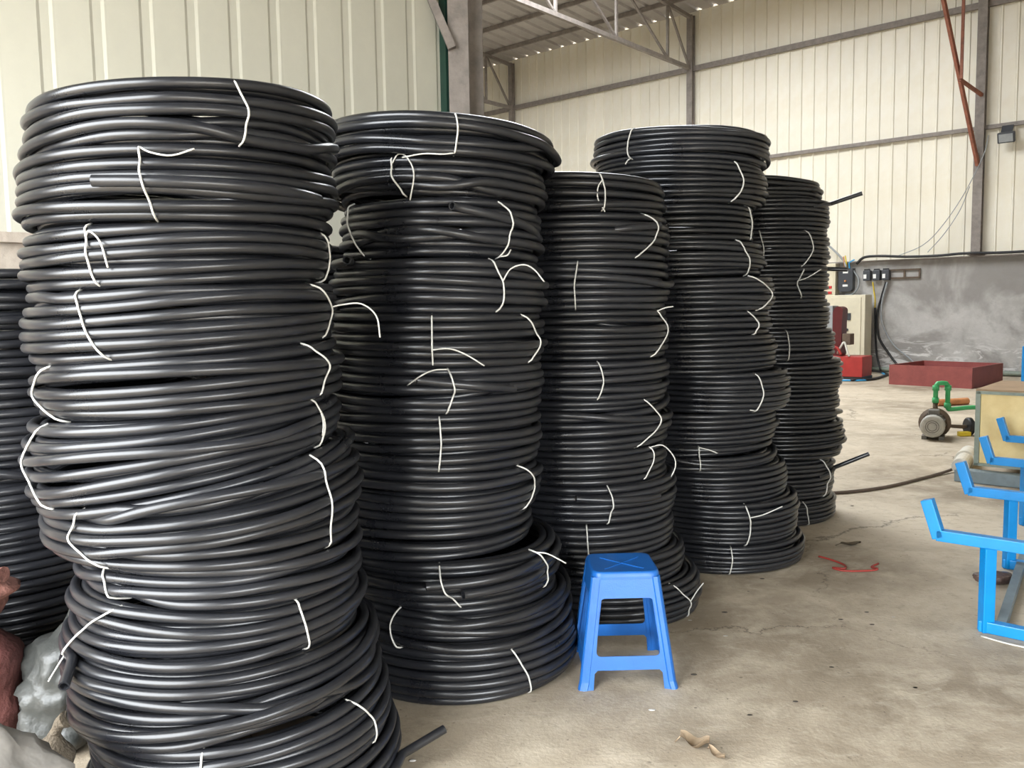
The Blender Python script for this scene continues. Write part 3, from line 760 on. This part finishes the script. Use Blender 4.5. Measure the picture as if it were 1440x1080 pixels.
# a crumpled cloth / bag mesh: rings with noise
def lumpy(name, mt, loc, rx, ry, h, seed, neck=None, amp=.18, freq=5.0, parent=None, rings=22, n=36, droop=.0):
    vs = []; fs = []
    for i in range(rings + 1):
        f = i / rings
        prof = (.80 + .35 * math.sin(min(1, f * 1.15) * PI * .8)) * (1 - max(0, f - .72) / .28 * .86 if f > .72 else 1)
        if f < .06: prof *= .72 + f / .06 * .28
        cx = (neck[0] * max(0, f - .55) / .45 if neck else 0); cy = (neck[1] * max(0, f - .55) / .45 if neck else 0)
        for k in range(n):
            q = 2 * PI * k / n
            p = Vector((math.cos(q) * rx * prof + cx, math.sin(q) * ry * prof + cy, f * h))
            nn = noise.noise(Vector((p.x * freq + seed * 3.1, p.y * freq, p.z * freq))) * amp + noise.noise(p * freq * 3 + Vector((seed, 0, 0))) * amp * .5
            cr = abs(noise.noise(p * freq * 1.7 + Vector((0, seed * 2.0, 0)))) * amp * .8
            s = 1 + nn - cr
            vs.append((cx + (p.x - cx) * s, cy + (p.y - cy) * s, max(0.004, p.z + nn * .1 * h * (1 if 0 < i else 0))))
    for i in range(rings):
        for k in range(n): fs.append((i * n + k, i * n + (k + 1) % n, (i + 1) * n + (k + 1) % n, (i + 1) * n + k))
    fs += [tuple(range(n))[::-1], tuple(rings * n + k for k in range(n))]
    return MB().add(vs, fs, True).build(name, mt, parent, loc)
M['red_bag'] = mat('dusty_red_sack', (.12, .038, .032), .75, col2=(.08, .026, .023), scale=7, bump=.6, bscale=30)
M['pink_bag'] = mat('dusty_pink_sack', (.23, .10, .075), .75, col2=(.16, .07, .055), scale=8, bump=.6, bscale=30)
M['grey_film'] = mat('dusty_grey_film', (.055, .057, .053), .42, col2=(.035, .037, .034), scale=6, bump=.8, bscale=9, rvar=.1)
M['white_film'] = mat('pale_plastic_film', (.36, .335, .305), .34, col2=(.25, .235, .215), scale=7, bump=.7, bscale=7, rvar=.08)
M['burlap'] = mat('tan_woven_sack', (.17, .135, .095), .85, col2=(.11, .09, .065), scale=14, bump=.6, bscale=120)
M['dark_film'] = mat('dark_brown_film', (.10, .065, .055), .4, col2=(.06, .04, .035), scale=8, bump=.8, bscale=20)
def sack(name, mt, loc, rx, ry, h, seed, label, neck, **kw):
    t = thing(name, loc, label, 'sack')
    lumpy('bag_body', mt, (0, 0, 0), rx, ry, h, seed, neck, parent=t, **kw)
    if neck:
        a = Vector((neck[0], neck[1], h * .985)); d = Vector((neck[0], neck[1], h * .35)).normalized()
        sp = spline([a - d * .02, a + d * .03, a + d * .06 + Vector((.01, 0, -.008))], 4); k = len(sp)
        MB().tube(sp, .02, 10, radii=[.014 + .016 * abs(i / (k - 1) - .3) for i in range(k)]).build('tied_neck', mt, t)
    return t
sack('sack', M['red_bag'], (-1.88, 2.82, 0), .165, .15, .52, 3, 'dusty dark red sack standing at the left picture edge', (.03, -.04), amp=.12)
sack('sack', M['pink_bag'], (-1.88, 2.74, .46), .16, .14, .20, 8, 'dusty pink sack lying on top of the dark red sack', (.17, -.04), amp=.12)
sack('sack', M['grey_film'], (-1.585, 2.84, 0), .115, .115, .47, 5, 'grey plastic bag slumped against the nearest stack', (.05, .03), amp=.42, freq=7.5)
sack('sack', M['white_film'], (-1.355, 2.0, 0), .18, .19, .58, 12, 'pale crumpled plastic sack in the bottom left corner', (-.10, .0), amp=.34, freq=6.5)
sack('sack', M['burlap'], (-1.40, 2.40, 0), .075, .07, .30, 17, 'tan woven sack tip poking up behind the pale plastic sack', (.06, -.02), amp=.2)
tag(lumpy('plastic_scrap', M['dark_film'], (-1.25, 2.20, 0), .07, .07, .30, 23, None, amp=.5), 'dark brown scrap of plastic film at the foot of the nearest stack', 'scrap')
M['print_bag'] = mat('yellow_pink_bag', (.75, .60, .12), .5, col2=(.72, .42, .50), scale=5, bump=.3, bscale=20)
M['blue_print'] = mat('sky_blue_print', (.05, .38, .75), .5, var=.2, scale=6)
bg_ = thing('printed_bag', P0 + X * .60 + Yb * .62 + Vector((0, 0, .777)), 'yellow and pink printed bag with a blue patch on the brown box top', 'bag')
lumpy('bag_body', M['print_bag'], (0, 0, 0), .16, .10, .19, 31, None, amp=.15, parent=bg_)
lumpy('blue_patch', M['blue_print'], (.03, -.06, .0), .09, .06, .07, 33, None, amp=.12, parent=bg_)

# ------------------------------------------------------------------ pump with green pipework
M['motor'] = mat('dusty_grey_cast_iron', (.20, .185, .16), .6, col2=(.11, .10, .09), scale=14, bump=.3, bscale=50)
M['cover'] = mat('pale_grey_fan_cover', (.46, .44, .39), .55, var=.3, scale=14)
M['rustbrown'] = mat('rusty_brown_iron', (.13, .09, .06), .7, var=.4, scale=16)
M['green'] = mat('green_ppr_pipe', (.06, .42, .15), .4, var=.2, scale=9)
M['black'] = mat('black_rubber', (.012, .012, .014), .5, var=.3, scale=10)
M['yellow'] = mat('yellow_paint', (.75, .55, .03), .5, var=.2, scale=10)
pm = thing('water_pump', (4.62, 9.28, 0), 'dusty grey electric pump with green pipes on the floor', 'pump')
A = Vector((-.50, -.86, 0)).normalized(); S = Vector((-A.y, A.x, 0)); UZ = Vector((0, 0, 1)); zc = .155
ax = (S, UZ, A)
MB().lathe([(.105, -.10), (.112, -.09), (.112, .12), (.105, .13)], 28, UZ * zc, ax).build('motor_body', M['motor'], pm)
for k in range(14):
    q = 2 * PI * k / 14; d = S * math.cos(q) + UZ * math.sin(q)
    MB().box(UZ * zc + d * .115 + A * .015, (.018, .006, .20), (d, A.cross(d), A)).build('cooling_fin', M['motor'], pm)
fc = MB().lathe([(.118, .12), (.122, .13), (.122, .20), (.112, .225), (.09, .232), (.085, .226), (.03, .226), (.028, .232), (.0001, .232)], 28, UZ * zc, ax).build('fan_cover', M['cover'], pm)
for r_ in (.045, .065): MB().tube([UZ * zc + A * .229 + (S * math.cos(q * PI / 14) + UZ * math.sin(q * PI / 14)) * r_ for q in range(29)], .004, 5).build('grille_ring', M['motor'], fc)
MB().lathe([(.13, -.22), (.16, -.20), (.165, -.13), (.13, -.10)], 24, UZ * zc, ax).build('pump_head', M['rustbrown'], pm)
MB().box(UZ * (zc + .135) + A * .02, (.11, .06, .12), ax, bev=.01).build('terminal_box', M['motor'], pm)
for s in (-1, 1): MB().box(UZ * .02 + S * .085 * s + A * .02, (.05, .04, .22), ax).build('foot', M['motor'], pm)
MB().lathe([(.03, -.32), (.035, -.22)], 14, UZ * zc, ax).build('inlet', M['rustbrown'], pm)
g0 = UZ * (zc + .15) - A * .16; Xg = Vector((1, 0, 0))
gp = thing('green_pipe', (4.62, 9.28, 0), 'green plastic pipe bent in an upside down loop above the pump', 'pipe')
MB().tube([g0 - UZ * .02, g0 + UZ * .07], .026, 12).build('brass_nipple', M['rustbrown'], gp)
lowx = .135
pts = [g0 + UZ * .05, g0 + UZ * .26, g0 + UZ * .285 + Xg * .02, g0 + UZ * .29 + Xg * .06, g0 + UZ * .285 + Xg * (lowx - .02), g0 + UZ * .26 + Xg * lowx, g0 + UZ * .03 + Xg * lowx]
MB().tube(pts, .026, 12).build('pipe_loop', M['green'], gp)
for p in (g0 + UZ * .10, g0 + UZ * .235, g0 + UZ * .235 + Xg * lowx, g0 + UZ * .04 + Xg * lowx):
    MB().tube([p - UZ * .028, p + UZ * .028], .036, 12).build('socket', M['green'], gp)
e = g0 + Xg * lowx
MB().tube(spline([e + UZ * .03, e + UZ * .0 + Xg * .01, e - UZ * .005 + Xg * .05, e + Xg * .35 + UZ * .01, e + Xg * .75 - UZ * .06], 5), .024, 12).build('outlet_pipe', M['green'], gp)
wh = thing('hand_wheel', (5.10, 9.45, 0), 'black wheel with a yellow wedge lying beside the pump', 'wheel')
MB().lathe([(.03, -.03), (.085, -.03), (.10, -.018), (.10, .018), (.085, .03), (.03, .03)], 24, (0, 0, .10), (Vector((0, 1, 0)), UZ, Vector((1, 0, 0)))).build('tyre', M['black'], wh)
MB().beam((-.03, 0, .1), (-.34, -.02, .12), .03, .03).build('axle_arm', M['rustbrown'], wh)
MB().beam((-.03, .05, .08), (-.33, .03, .11), .025, .025).build('axle_arm', M['rustbrown'], wh)
MB().box((-.08, -.05, .025), (.13, .07, .05), bev=.01).build('wedge', M['yellow'], wh)
M['orange'] = mat('orange_clay_pipe', (.62, .26, .10), .6, var=.25, scale=10)
tag(MB().tube([(6.08, 12.15, .05), (6.60, 12.30, .05)], .05, 14, hollow=.8).build('orange_pipe', M['orange']), 'short orange pipe lying on the floor behind the pump', 'pipe')
M['white_pvc'] = mat('dusty_white_pvc', (.66, .63, .56), .5, var=.25, scale=12)
wp = thing('white_pipe', (4.03, 7.52, 0), 'stubby white plastic pipe lying against the yellow box', 'pipe')
dW = Vector((.55, .83, 0)).normalized()
MB().tube([UZ * .085, UZ * .085 + dW * .36], .078, 20, hollow=.86).build('pipe_body', M['white_pvc'], wp)
MB().tube([UZ * .085 - dW * .012, UZ * .085 + dW * .06], .085, 20, hollow=.80).build('collar', M['white_pvc'], wp)
M['brown_hose'] = mat('brown_hose', (.12, .085, .065), .6, var=.3, scale=10)
tag(MB().tube(spline([(2.30, 6.58, .013), (2.62, 6.62, .013), (3.0, 6.78, .013), (3.45, 7.10, .013), (3.80, 7.36, .02), (3.99, 7.46, .06)], 8), .013, 8).build('floor_hose', M['brown_hose']), 'thin brown hose curving over the floor into the white pipe', 'hose')

# ------------------------------------------------------------------ red trough and the wall equipment
M['oxide'] = mat('red_oxide_steel', (.30, .075, .065), .6, col2=(.22, .055, .05), scale=6, bump=.1, bscale=30)
tr_ = thing('steel_trough', (7.90, 15.48, 0), 'open red oxide steel trough on the floor by the far wall', 'trough', rz=-.84)
W, D, H, k = 1.42, 1.42, .36, .03
MB().box((0, -D / 2, H / 2), (W, k, H)).build('side_plate', M['oxide'], tr_); MB().box((0, D / 2, H / 2), (W, k, H)).build('side_plate', M['oxide'], tr_)
MB().box((-W / 2 + k / 2, 0, H / 2), (k, D - k, H)).build('side_plate', M['oxide'], tr_); MB().box((W / 2 - k / 2, 0, H / 2), (k, D - k, H)).build('side_plate', M['oxide'], tr_)
MB().box((0, 0, .02), (W - 2 * k, D - k, .03)).build('bottom_plate', M['oxide'], tr_)
M['cream'] = mat('cream_enamel', (.72, .66, .50), .4, var=.12, scale=4)
M['dgrey'] = mat('dark_grey_plastic', (.05, .055, .065), .45, var=.2, scale=8)
M['white'] = mat('white_label', (.8, .8, .78), .4, var=.05, scale=8)
M['redb'] = mat('red_button', (.55, .03, .03), .35, var=.1, scale=8)
M['redmach'] = mat('red_machine_paint', (.42, .035, .03), .45, var=.2, scale=6)
M['maroon'] = mat('maroon_machine_paint', (.10, .012, .014), .4, var=.2, scale=6)
M['mgrey'] = mat('machine_grey', (.33, .35, .36), .4, var=.2, scale=8)
rzW = math.atan2(-EB.y, -EB.x)
cb = thing('control_cabinet', BW(6.73, .42), 'cream upright control cabinet against the far wall', 'cabinet', rz=rzW)
MB().box((0, 0, .85), (.92, .42, 1.62), bev=.01).build('body', M['cream'], cb)
dr = MB().box((-.02, -.22, .87), (.80, .02, 1.48), bev=.006).build('door', M['cream'], cb)
MB().box((.14, -.24, 1.20), (.07, .02, .15), bev=.004).build('handle', M['dgrey'], dr)
for x, z in ((-.02, 1.27), (.10, .92), (.18, .78), (.06, .78)): MB().lathe([(.03, 0), (.03, .02), (.02, .03)], 12, (x, -.228, z), (Vector((1, 0, 0)), UZ, Vector((0, -1, 0)))).build('knob', M['dgrey'], dr)
MB().box((0, 0, .02), (.88, .38, .04)).build('plinth', M['dgrey'], cb)
c2 = thing('wall_cabinet', BW(7.28, .13, 1.62), 'cream wall cabinet with red buttons beside the farthest stack', 'cabinet', rz=rzW)
MB().box((0, 0, .37), (.46, .24, .74), bev=.01).build('body', M['cream'], c2)
MB().box((-.01, -.125, .37), (.40, .012, .68)).build('door', M['cream'], c2)
for z in (.10, .22):
    for x in (-.02, .12): MB().box((x, -.14, z), (.09, .03, .06), bev=.01).build('button', M['redb'], c2)
sb_ = thing('switch_box', BW(6.86, .09, 1.74), 'dark grey switch box with white labels on the far wall', 'switch box', rz=rzW)
ol = [(-.155, .05), (-.10, 0), (.10, 0), (.155, .05), (.155, .50), (-.155, .50)]
MB().plate(ol, [], .16, (0, 0, 0), (Vector((1, 0, 0)), UZ, Vector((0, -1, 0)))).build('housing', M['dgrey'], sb_)
for z, h in ((.42, .05), (.13, .045)): MB().box((0, -.083, z), (.11, .008, h)).build('label_plate', M['white'], sb_)
MB().lathe([(.022, 0), (.018, .03)], 12, (0, -.08, .23), (Vector((1, 0, 0)), UZ, Vector((0, -1, 0)))).build('knob', M['orange'], sb_)
for i, (v, nm) in enumerate(((6.42, 'left of the three'), (6.22, 'middle of the three'), (6.03, 'right of the three'))):
    t = thing('power_meter', BW(v, .08, 1.95), f'small black power meter, {nm} on the far wall', 'meter', 'power meters on the far wall', rz=rzW)
    MB().box((0, 0, .12), (.15, .14, .22), bev=.012).build('case', M['dgrey'], t)
    MB().box((-.03, -.072, .10), (.06, .008, .09)).build('window', M['white'], t)
    MB().box((0, -.03, .245), (.11, .06, .03)).build('terminal_cover', M['black'], t)
br = thing('rusty_bracket', BW(5.68, .03, 1.98), 'empty rusty bracket frame right of the power meters', 'bracket', rz=rzW)
for z in (0.0, .17): MB().box((0, 0, z + .02), (.62, .03, .035)).build('rail', M['rustbrown'], br)
for x in (-.30, .0, .30): MB().box((x, 0, .105), (.035, .03, .2)).build('stile', M['rustbrown'], br)
mc = thing('red_machine', BW(6.17, 1.95), 'red based machine with grey housing in front of the cream cabinet', 'machine', rz=rzW)
MB().box((.10, 0, .25), (.62, .55, .40), bev=.01).build('base', M['redmach'], mc)
MB().box((.10, 0, .03), (.66, .5, .06)).build('plinth', M['dgrey'], mc)
MB().box((-.31, .05, .98), (.13, .3, .92), bev=.01).build('housing', M['mgrey'], mc)
MB().box((-.31, .05, .30), (.12, .2, .5)).build('housing_leg', M['mgrey'], mc)
MB().plate(rounded([(-.10, 0), (.08, 0), (.08, .62), (.10, .95), (-.02, 1.0), (-.10, .9)], .06, 4), [], .28, (-.13, 0, .44), (Vector((1, 0, 0)), UZ, Vector((0, -1, 0)))).build('maroon_column', M['maroon'], mc)
MB().box((.05, -.05, .78), (.16, .22, .22), bev=.01).build('gear_box', M['rustbrown'], mc)
MB().tube(spline([(-.1, -.2, .5), (0, -.28, .65), (.05, -.25, .72), (.12, -.28, .55), (.16, -.28, .45)], 5), .02, 8).build('hose', M['white_pvc'], mc)
MB().tube(spline([(-.30, -.25, .45), (-.22, -.3, .60), (-.08, -.3, .62), (0, -.28, .48)], 5), .025, 8).build('hose', M['redmach'], mc)
bm_ = thing('blue_machine', BW(2.92, 2.5), 'bright blue machine with a grey motor at the right picture edge', 'machine', rz=rzW)
MB().box((.32, 0, .40), (.75, .5, .66), bev=.02).build('body', M['blue_steel'], bm_)
MB().box((.30, 0, .04), (.8, .45, .08)).build('foot_frame', M['green'], bm_)
for z in (.25, .40, .55): MB().lathe([(.035, 0), (.03, .04)], 10, (.10, -.25, z), (Vector((1, 0, 0)), UZ, Vector((0, -1, 0)))).build('bolt', M['dgrey'], bm_)
MB().lathe([(.12, -.25), (.15, -.2), (.15, .2), (.10, .25)], 18, (.28, 0, .88), (Vector((0, 1, 0)), UZ, Vector((1, 0, 0)))).build('motor', M['mgrey'], bm_)
fl_ = thing('flood_light', BW(3.84, .16, 4.62), 'small black flood light high on the far wall at right', 'lamp', rz=rzW)
MB().box((0, 0, 0), (.30, .09, .20), (Vector((1, 0, 0)), Vector((0, .94, .34)), Vector((0, -.34, .94))), bev=.015).build('housing', M['dgrey'], fl_)
MB().box((0, -.05, -.018), (.24, .01, .15), (Vector((1, 0, 0)), Vector((0, .94, .34)), Vector((0, -.34, .94)))).build('glass', M['mgrey'], fl_)
MB().beam((0, .0, .10), (0, .12, .24), .2, .02).build('bracket', M['dgrey'], fl_)

# cables on the far wall
def cable(label, pts, r, mt, name='power_cable'):
    tag(MB().tube(spline([BW(p[0], p[1] + (.06 if p[2] > 2.25 else 0), p[2]) for p in pts], 6), r, 6).build(name, mt), label, 'cable')
cable('black cable bundle sagging along the ledge of the far wall', [(6.62, .12, 2.33), (6.45, .14, 2.46), (6.1, .14, 2.47), (5.6, .12, 2.43), (5.0, .12, 2.42), (4.5, .14, 2.44), (3.8, .14, 2.42), (2.4, .14, 2.43)], .03, M['black'])
cable('thick black cable dropping from the meters down the far wall', [(6.03, .08, 1.92), (6.12, .08, 1.6), (6.2, .08, 1.2), (6.15, .09, .75), (5.9, .1, .35), (5.62, .2, .04)], .024, M['black'])
cable('grey cable crossing the black one below the meters', [(6.0, .1, 1.92), (6.1, .1, 1.5), (6.08, .11, 1.05), (5.85, .11, .6), (5.5, .12, .3), (5.25, .2, .04)], .016, M['mgrey'])
cable('yellow and green earth wire below the left meter', [(6.30, .1, 1.93), (6.28, .08, 1.75), (6.25, .08, 1.55), (6.25, .08, 1.38)], .014, M['yellow'])
cable('dark cable below the earth wire down to the floor', [(6.25, .08, 1.38), (6.24, .07, .9), (6.2, .07, .4), (6.05, .25, .03)], .02, M['black'])
cable('slanting grey conduit from the roof towards the switch box', [(7.62, .05, 3.05), (7.25, .05, 2.75), (6.95, .06, 2.45), (6.85, .1, 2.27)], .022, M['mgrey'])
cable('orange wire entering the top of the switch box', [(6.92, .08, 2.22), (6.90, .08, 2.36), (6.93, .06, 2.5)], .014, M['orange'])
cable('yellow wire entering the top of the switch box', [(6.86, .08, 2.22), (6.86, .08, 2.38), (6.89, .06, 2.52)], .014, M['yellow'])
cable('blue wire entering the top of the switch box', [(6.80, .08, 2.22), (6.79, .08, 2.36), (6.68, .1, 2.42)], .016, M['blue_print'])
cable('grey wires looping from switch box under its right side', [(6.72, .1, 2.2), (6.60, .1, 2.0), (6.62, .1, 1.8), (6.74, .1, 1.68), (6.88, .1, 1.68)], .018, M['mgrey'])
cable('thin grey wire hanging in a loop beside the right post', [(4.15, .1, 4.7), (4.2, .24, 4.3), (4.55, .14, 3.6), (4.95, .1, 3.0), (5.3, .1, 2.65), (5.8, .1, 2.45)], .008, M['mgrey'])
cable('second thin grey wire trailing beside the right post', [(4.45, .12, 3.75), (4.62, .1, 3.3), (4.9, .1, 2.85), (5.2, .1, 2.5)], .008, M['mgrey'])
cable('black cable lying on the floor by the red machine', [(6.30, .3, .05), (5.75, .8, .03), (5.6, 1.5, .03), (5.55, 2.3, .03), (5.8, 2.7, .03)], .022, M['black'])
cable('blue cable lying on the floor by the red machine', [(5.95, .5, .02), (5.68, 1.2, .02), (5.62, 2.5, .02), (6.4, 2.75, .02), (7.2, 2.7, .02)], .018, M['blue_print'])
cable('green pipe lying along the foot of the far wall', [(6.3, .1, .06), (5.0, .1, .06), (3.0, .1, .06), (1.0, .1, .06)], .05, M['frame_green'], 'wall_pipe')

# ------------------------------------------------------------------ litter on the floor
M['redcord'] = mat('red_cord', (.30, .035, .025), .6, var=.2, scale=20)
tag(MB().tube(spline([(1.80, 4.94, .006), (1.84, 4.86, .01), (1.88, 4.76, .008), (1.85, 4.68, .012), (1.80, 4.72, .006), (1.84, 4.66, .006), (1.98, 4.655, .006), (2.03, 4.665, .012), (2.02, 4.72, .006), (2.08, 4.77, .01)], 6), .006, 6).build('red_twine', M['redcord']), 'tangled thin red twine lying on the floor', 'twine')
tag(MB().tube(spline([(2.08, 3.70, .004), (2.16, 3.60, .004), (2.28, 3.52, .004), (2.5, 3.47, .004)], 6), .004, 6).build('white_wire', M['tie']), 'thin white wire on the floor before the blue rack', 'wire')
M['leaf'] = mat('dry_leaf', (.10, .075, .045), .8, var=.3, scale=20)
M['leaf2'] = mat('pale_dry_leaf', (.30, .22, .14), .8, var=.3, scale=20)
def leaf(loc, l, w, rz, mt, label, curl=.012):
    vs = []; fs = []; n = 8
    for i in range(n + 1):
        f = i / n; ww = w * math.sin(PI * min(.98, max(.02, f))) ** .8 / 2; z = .006 + curl * (math.cos(f * 2 * PI) * .5 + .5)
        for s in (-1, 0, 1): vs.append(((f - .5) * l, s * ww, z + abs(s) * curl * .7))
    for i in range(n):
        for s in (0, 1): fs.append((i * 3 + s, i * 3 + s + 1, i * 3 + s + 4, i * 3 + s + 3))
    nv = len(vs); vs += [(x, y, z - .002) for x, y, z in vs]; fs += [tuple(i + nv for i in f)[::-1] for f in fs]
    t = thing('fallen_leaf', loc, label, 'leaf', rz=rz)
    MB().add(vs, fs, True).build('blade', mt, t); MB().tube([(-l * .5, 0, .006 + curl), (-l * .72, .01, .005)], .0025, 5).build('stalk', mt, t)
leaf((2.08, 5.17, 0), .13, .055, .1, M['leaf'], 'dark dry leaf on the floor above the red cord')
leaf((.60, 2.77, 0), .10, .06, -.5, M['leaf2'], 'curled pale dry leaf on the floor near the bottom of the picture', .03)
leaf((.66, 2.71, 0), .08, .03, -1.1, M['leaf2'], 'small pale leaf scrap touching the curled pale leaf', .015)
tag(lumpy('film_scrap', M['dark_film'], (2.55, 4.42, 0), .10, .05, .07, 41, None, amp=.5), 'dark crumpled film scrap under the blue rack', 'scrap')
M['chip'] = mat('dark_grit', (.06, .05, .04), .9, var=.3, scale=30)
M['chip_w'] = mat('white_grit', (.6, .58, .54), .8, var=.2, scale=30)
rr = random.Random(5)
def chip(loc, s, mt, label, seed):
    o = lumpy('floor_chip', mt, loc, s, s * .6, s * .5, seed, None, amp=.4, rings=5, n=8); tag(o, label, 'debris', 'chips scattered on the floor')
spots = [(1.70, 4.02), (1.66, 3.86), (1.54, 3.93), (1.02, 4.05), (.93, 4.62), (1.35, 4.55), (1.22, 4.35), (1.9, 5.9), (2.5, 6.2), (1.05, 3.1), (.72, 3.35), (-.22, 2.55), (.35, 2.62), (1.55, 3.2), (.85, 3.0), (1.3, 3.4)]
for i, (x, y) in enumerate(spots): chip((x, y, 0), rr.uniform(.006, .013), M['chip'], 'tiny dark chip of dirt on the concrete floor', 50 + i)
for i, (x, y) in enumerate([(1.80, 3.95), (.83, 3.95), (.95, 3.75), (-.35, 2.72), (.5, 3.05), (2.66, 4.3)]): chip((x, y, 0), rr.uniform(.008, .016), M['chip_w'], 'tiny white chip of plastic on the concrete floor', 80 + i)
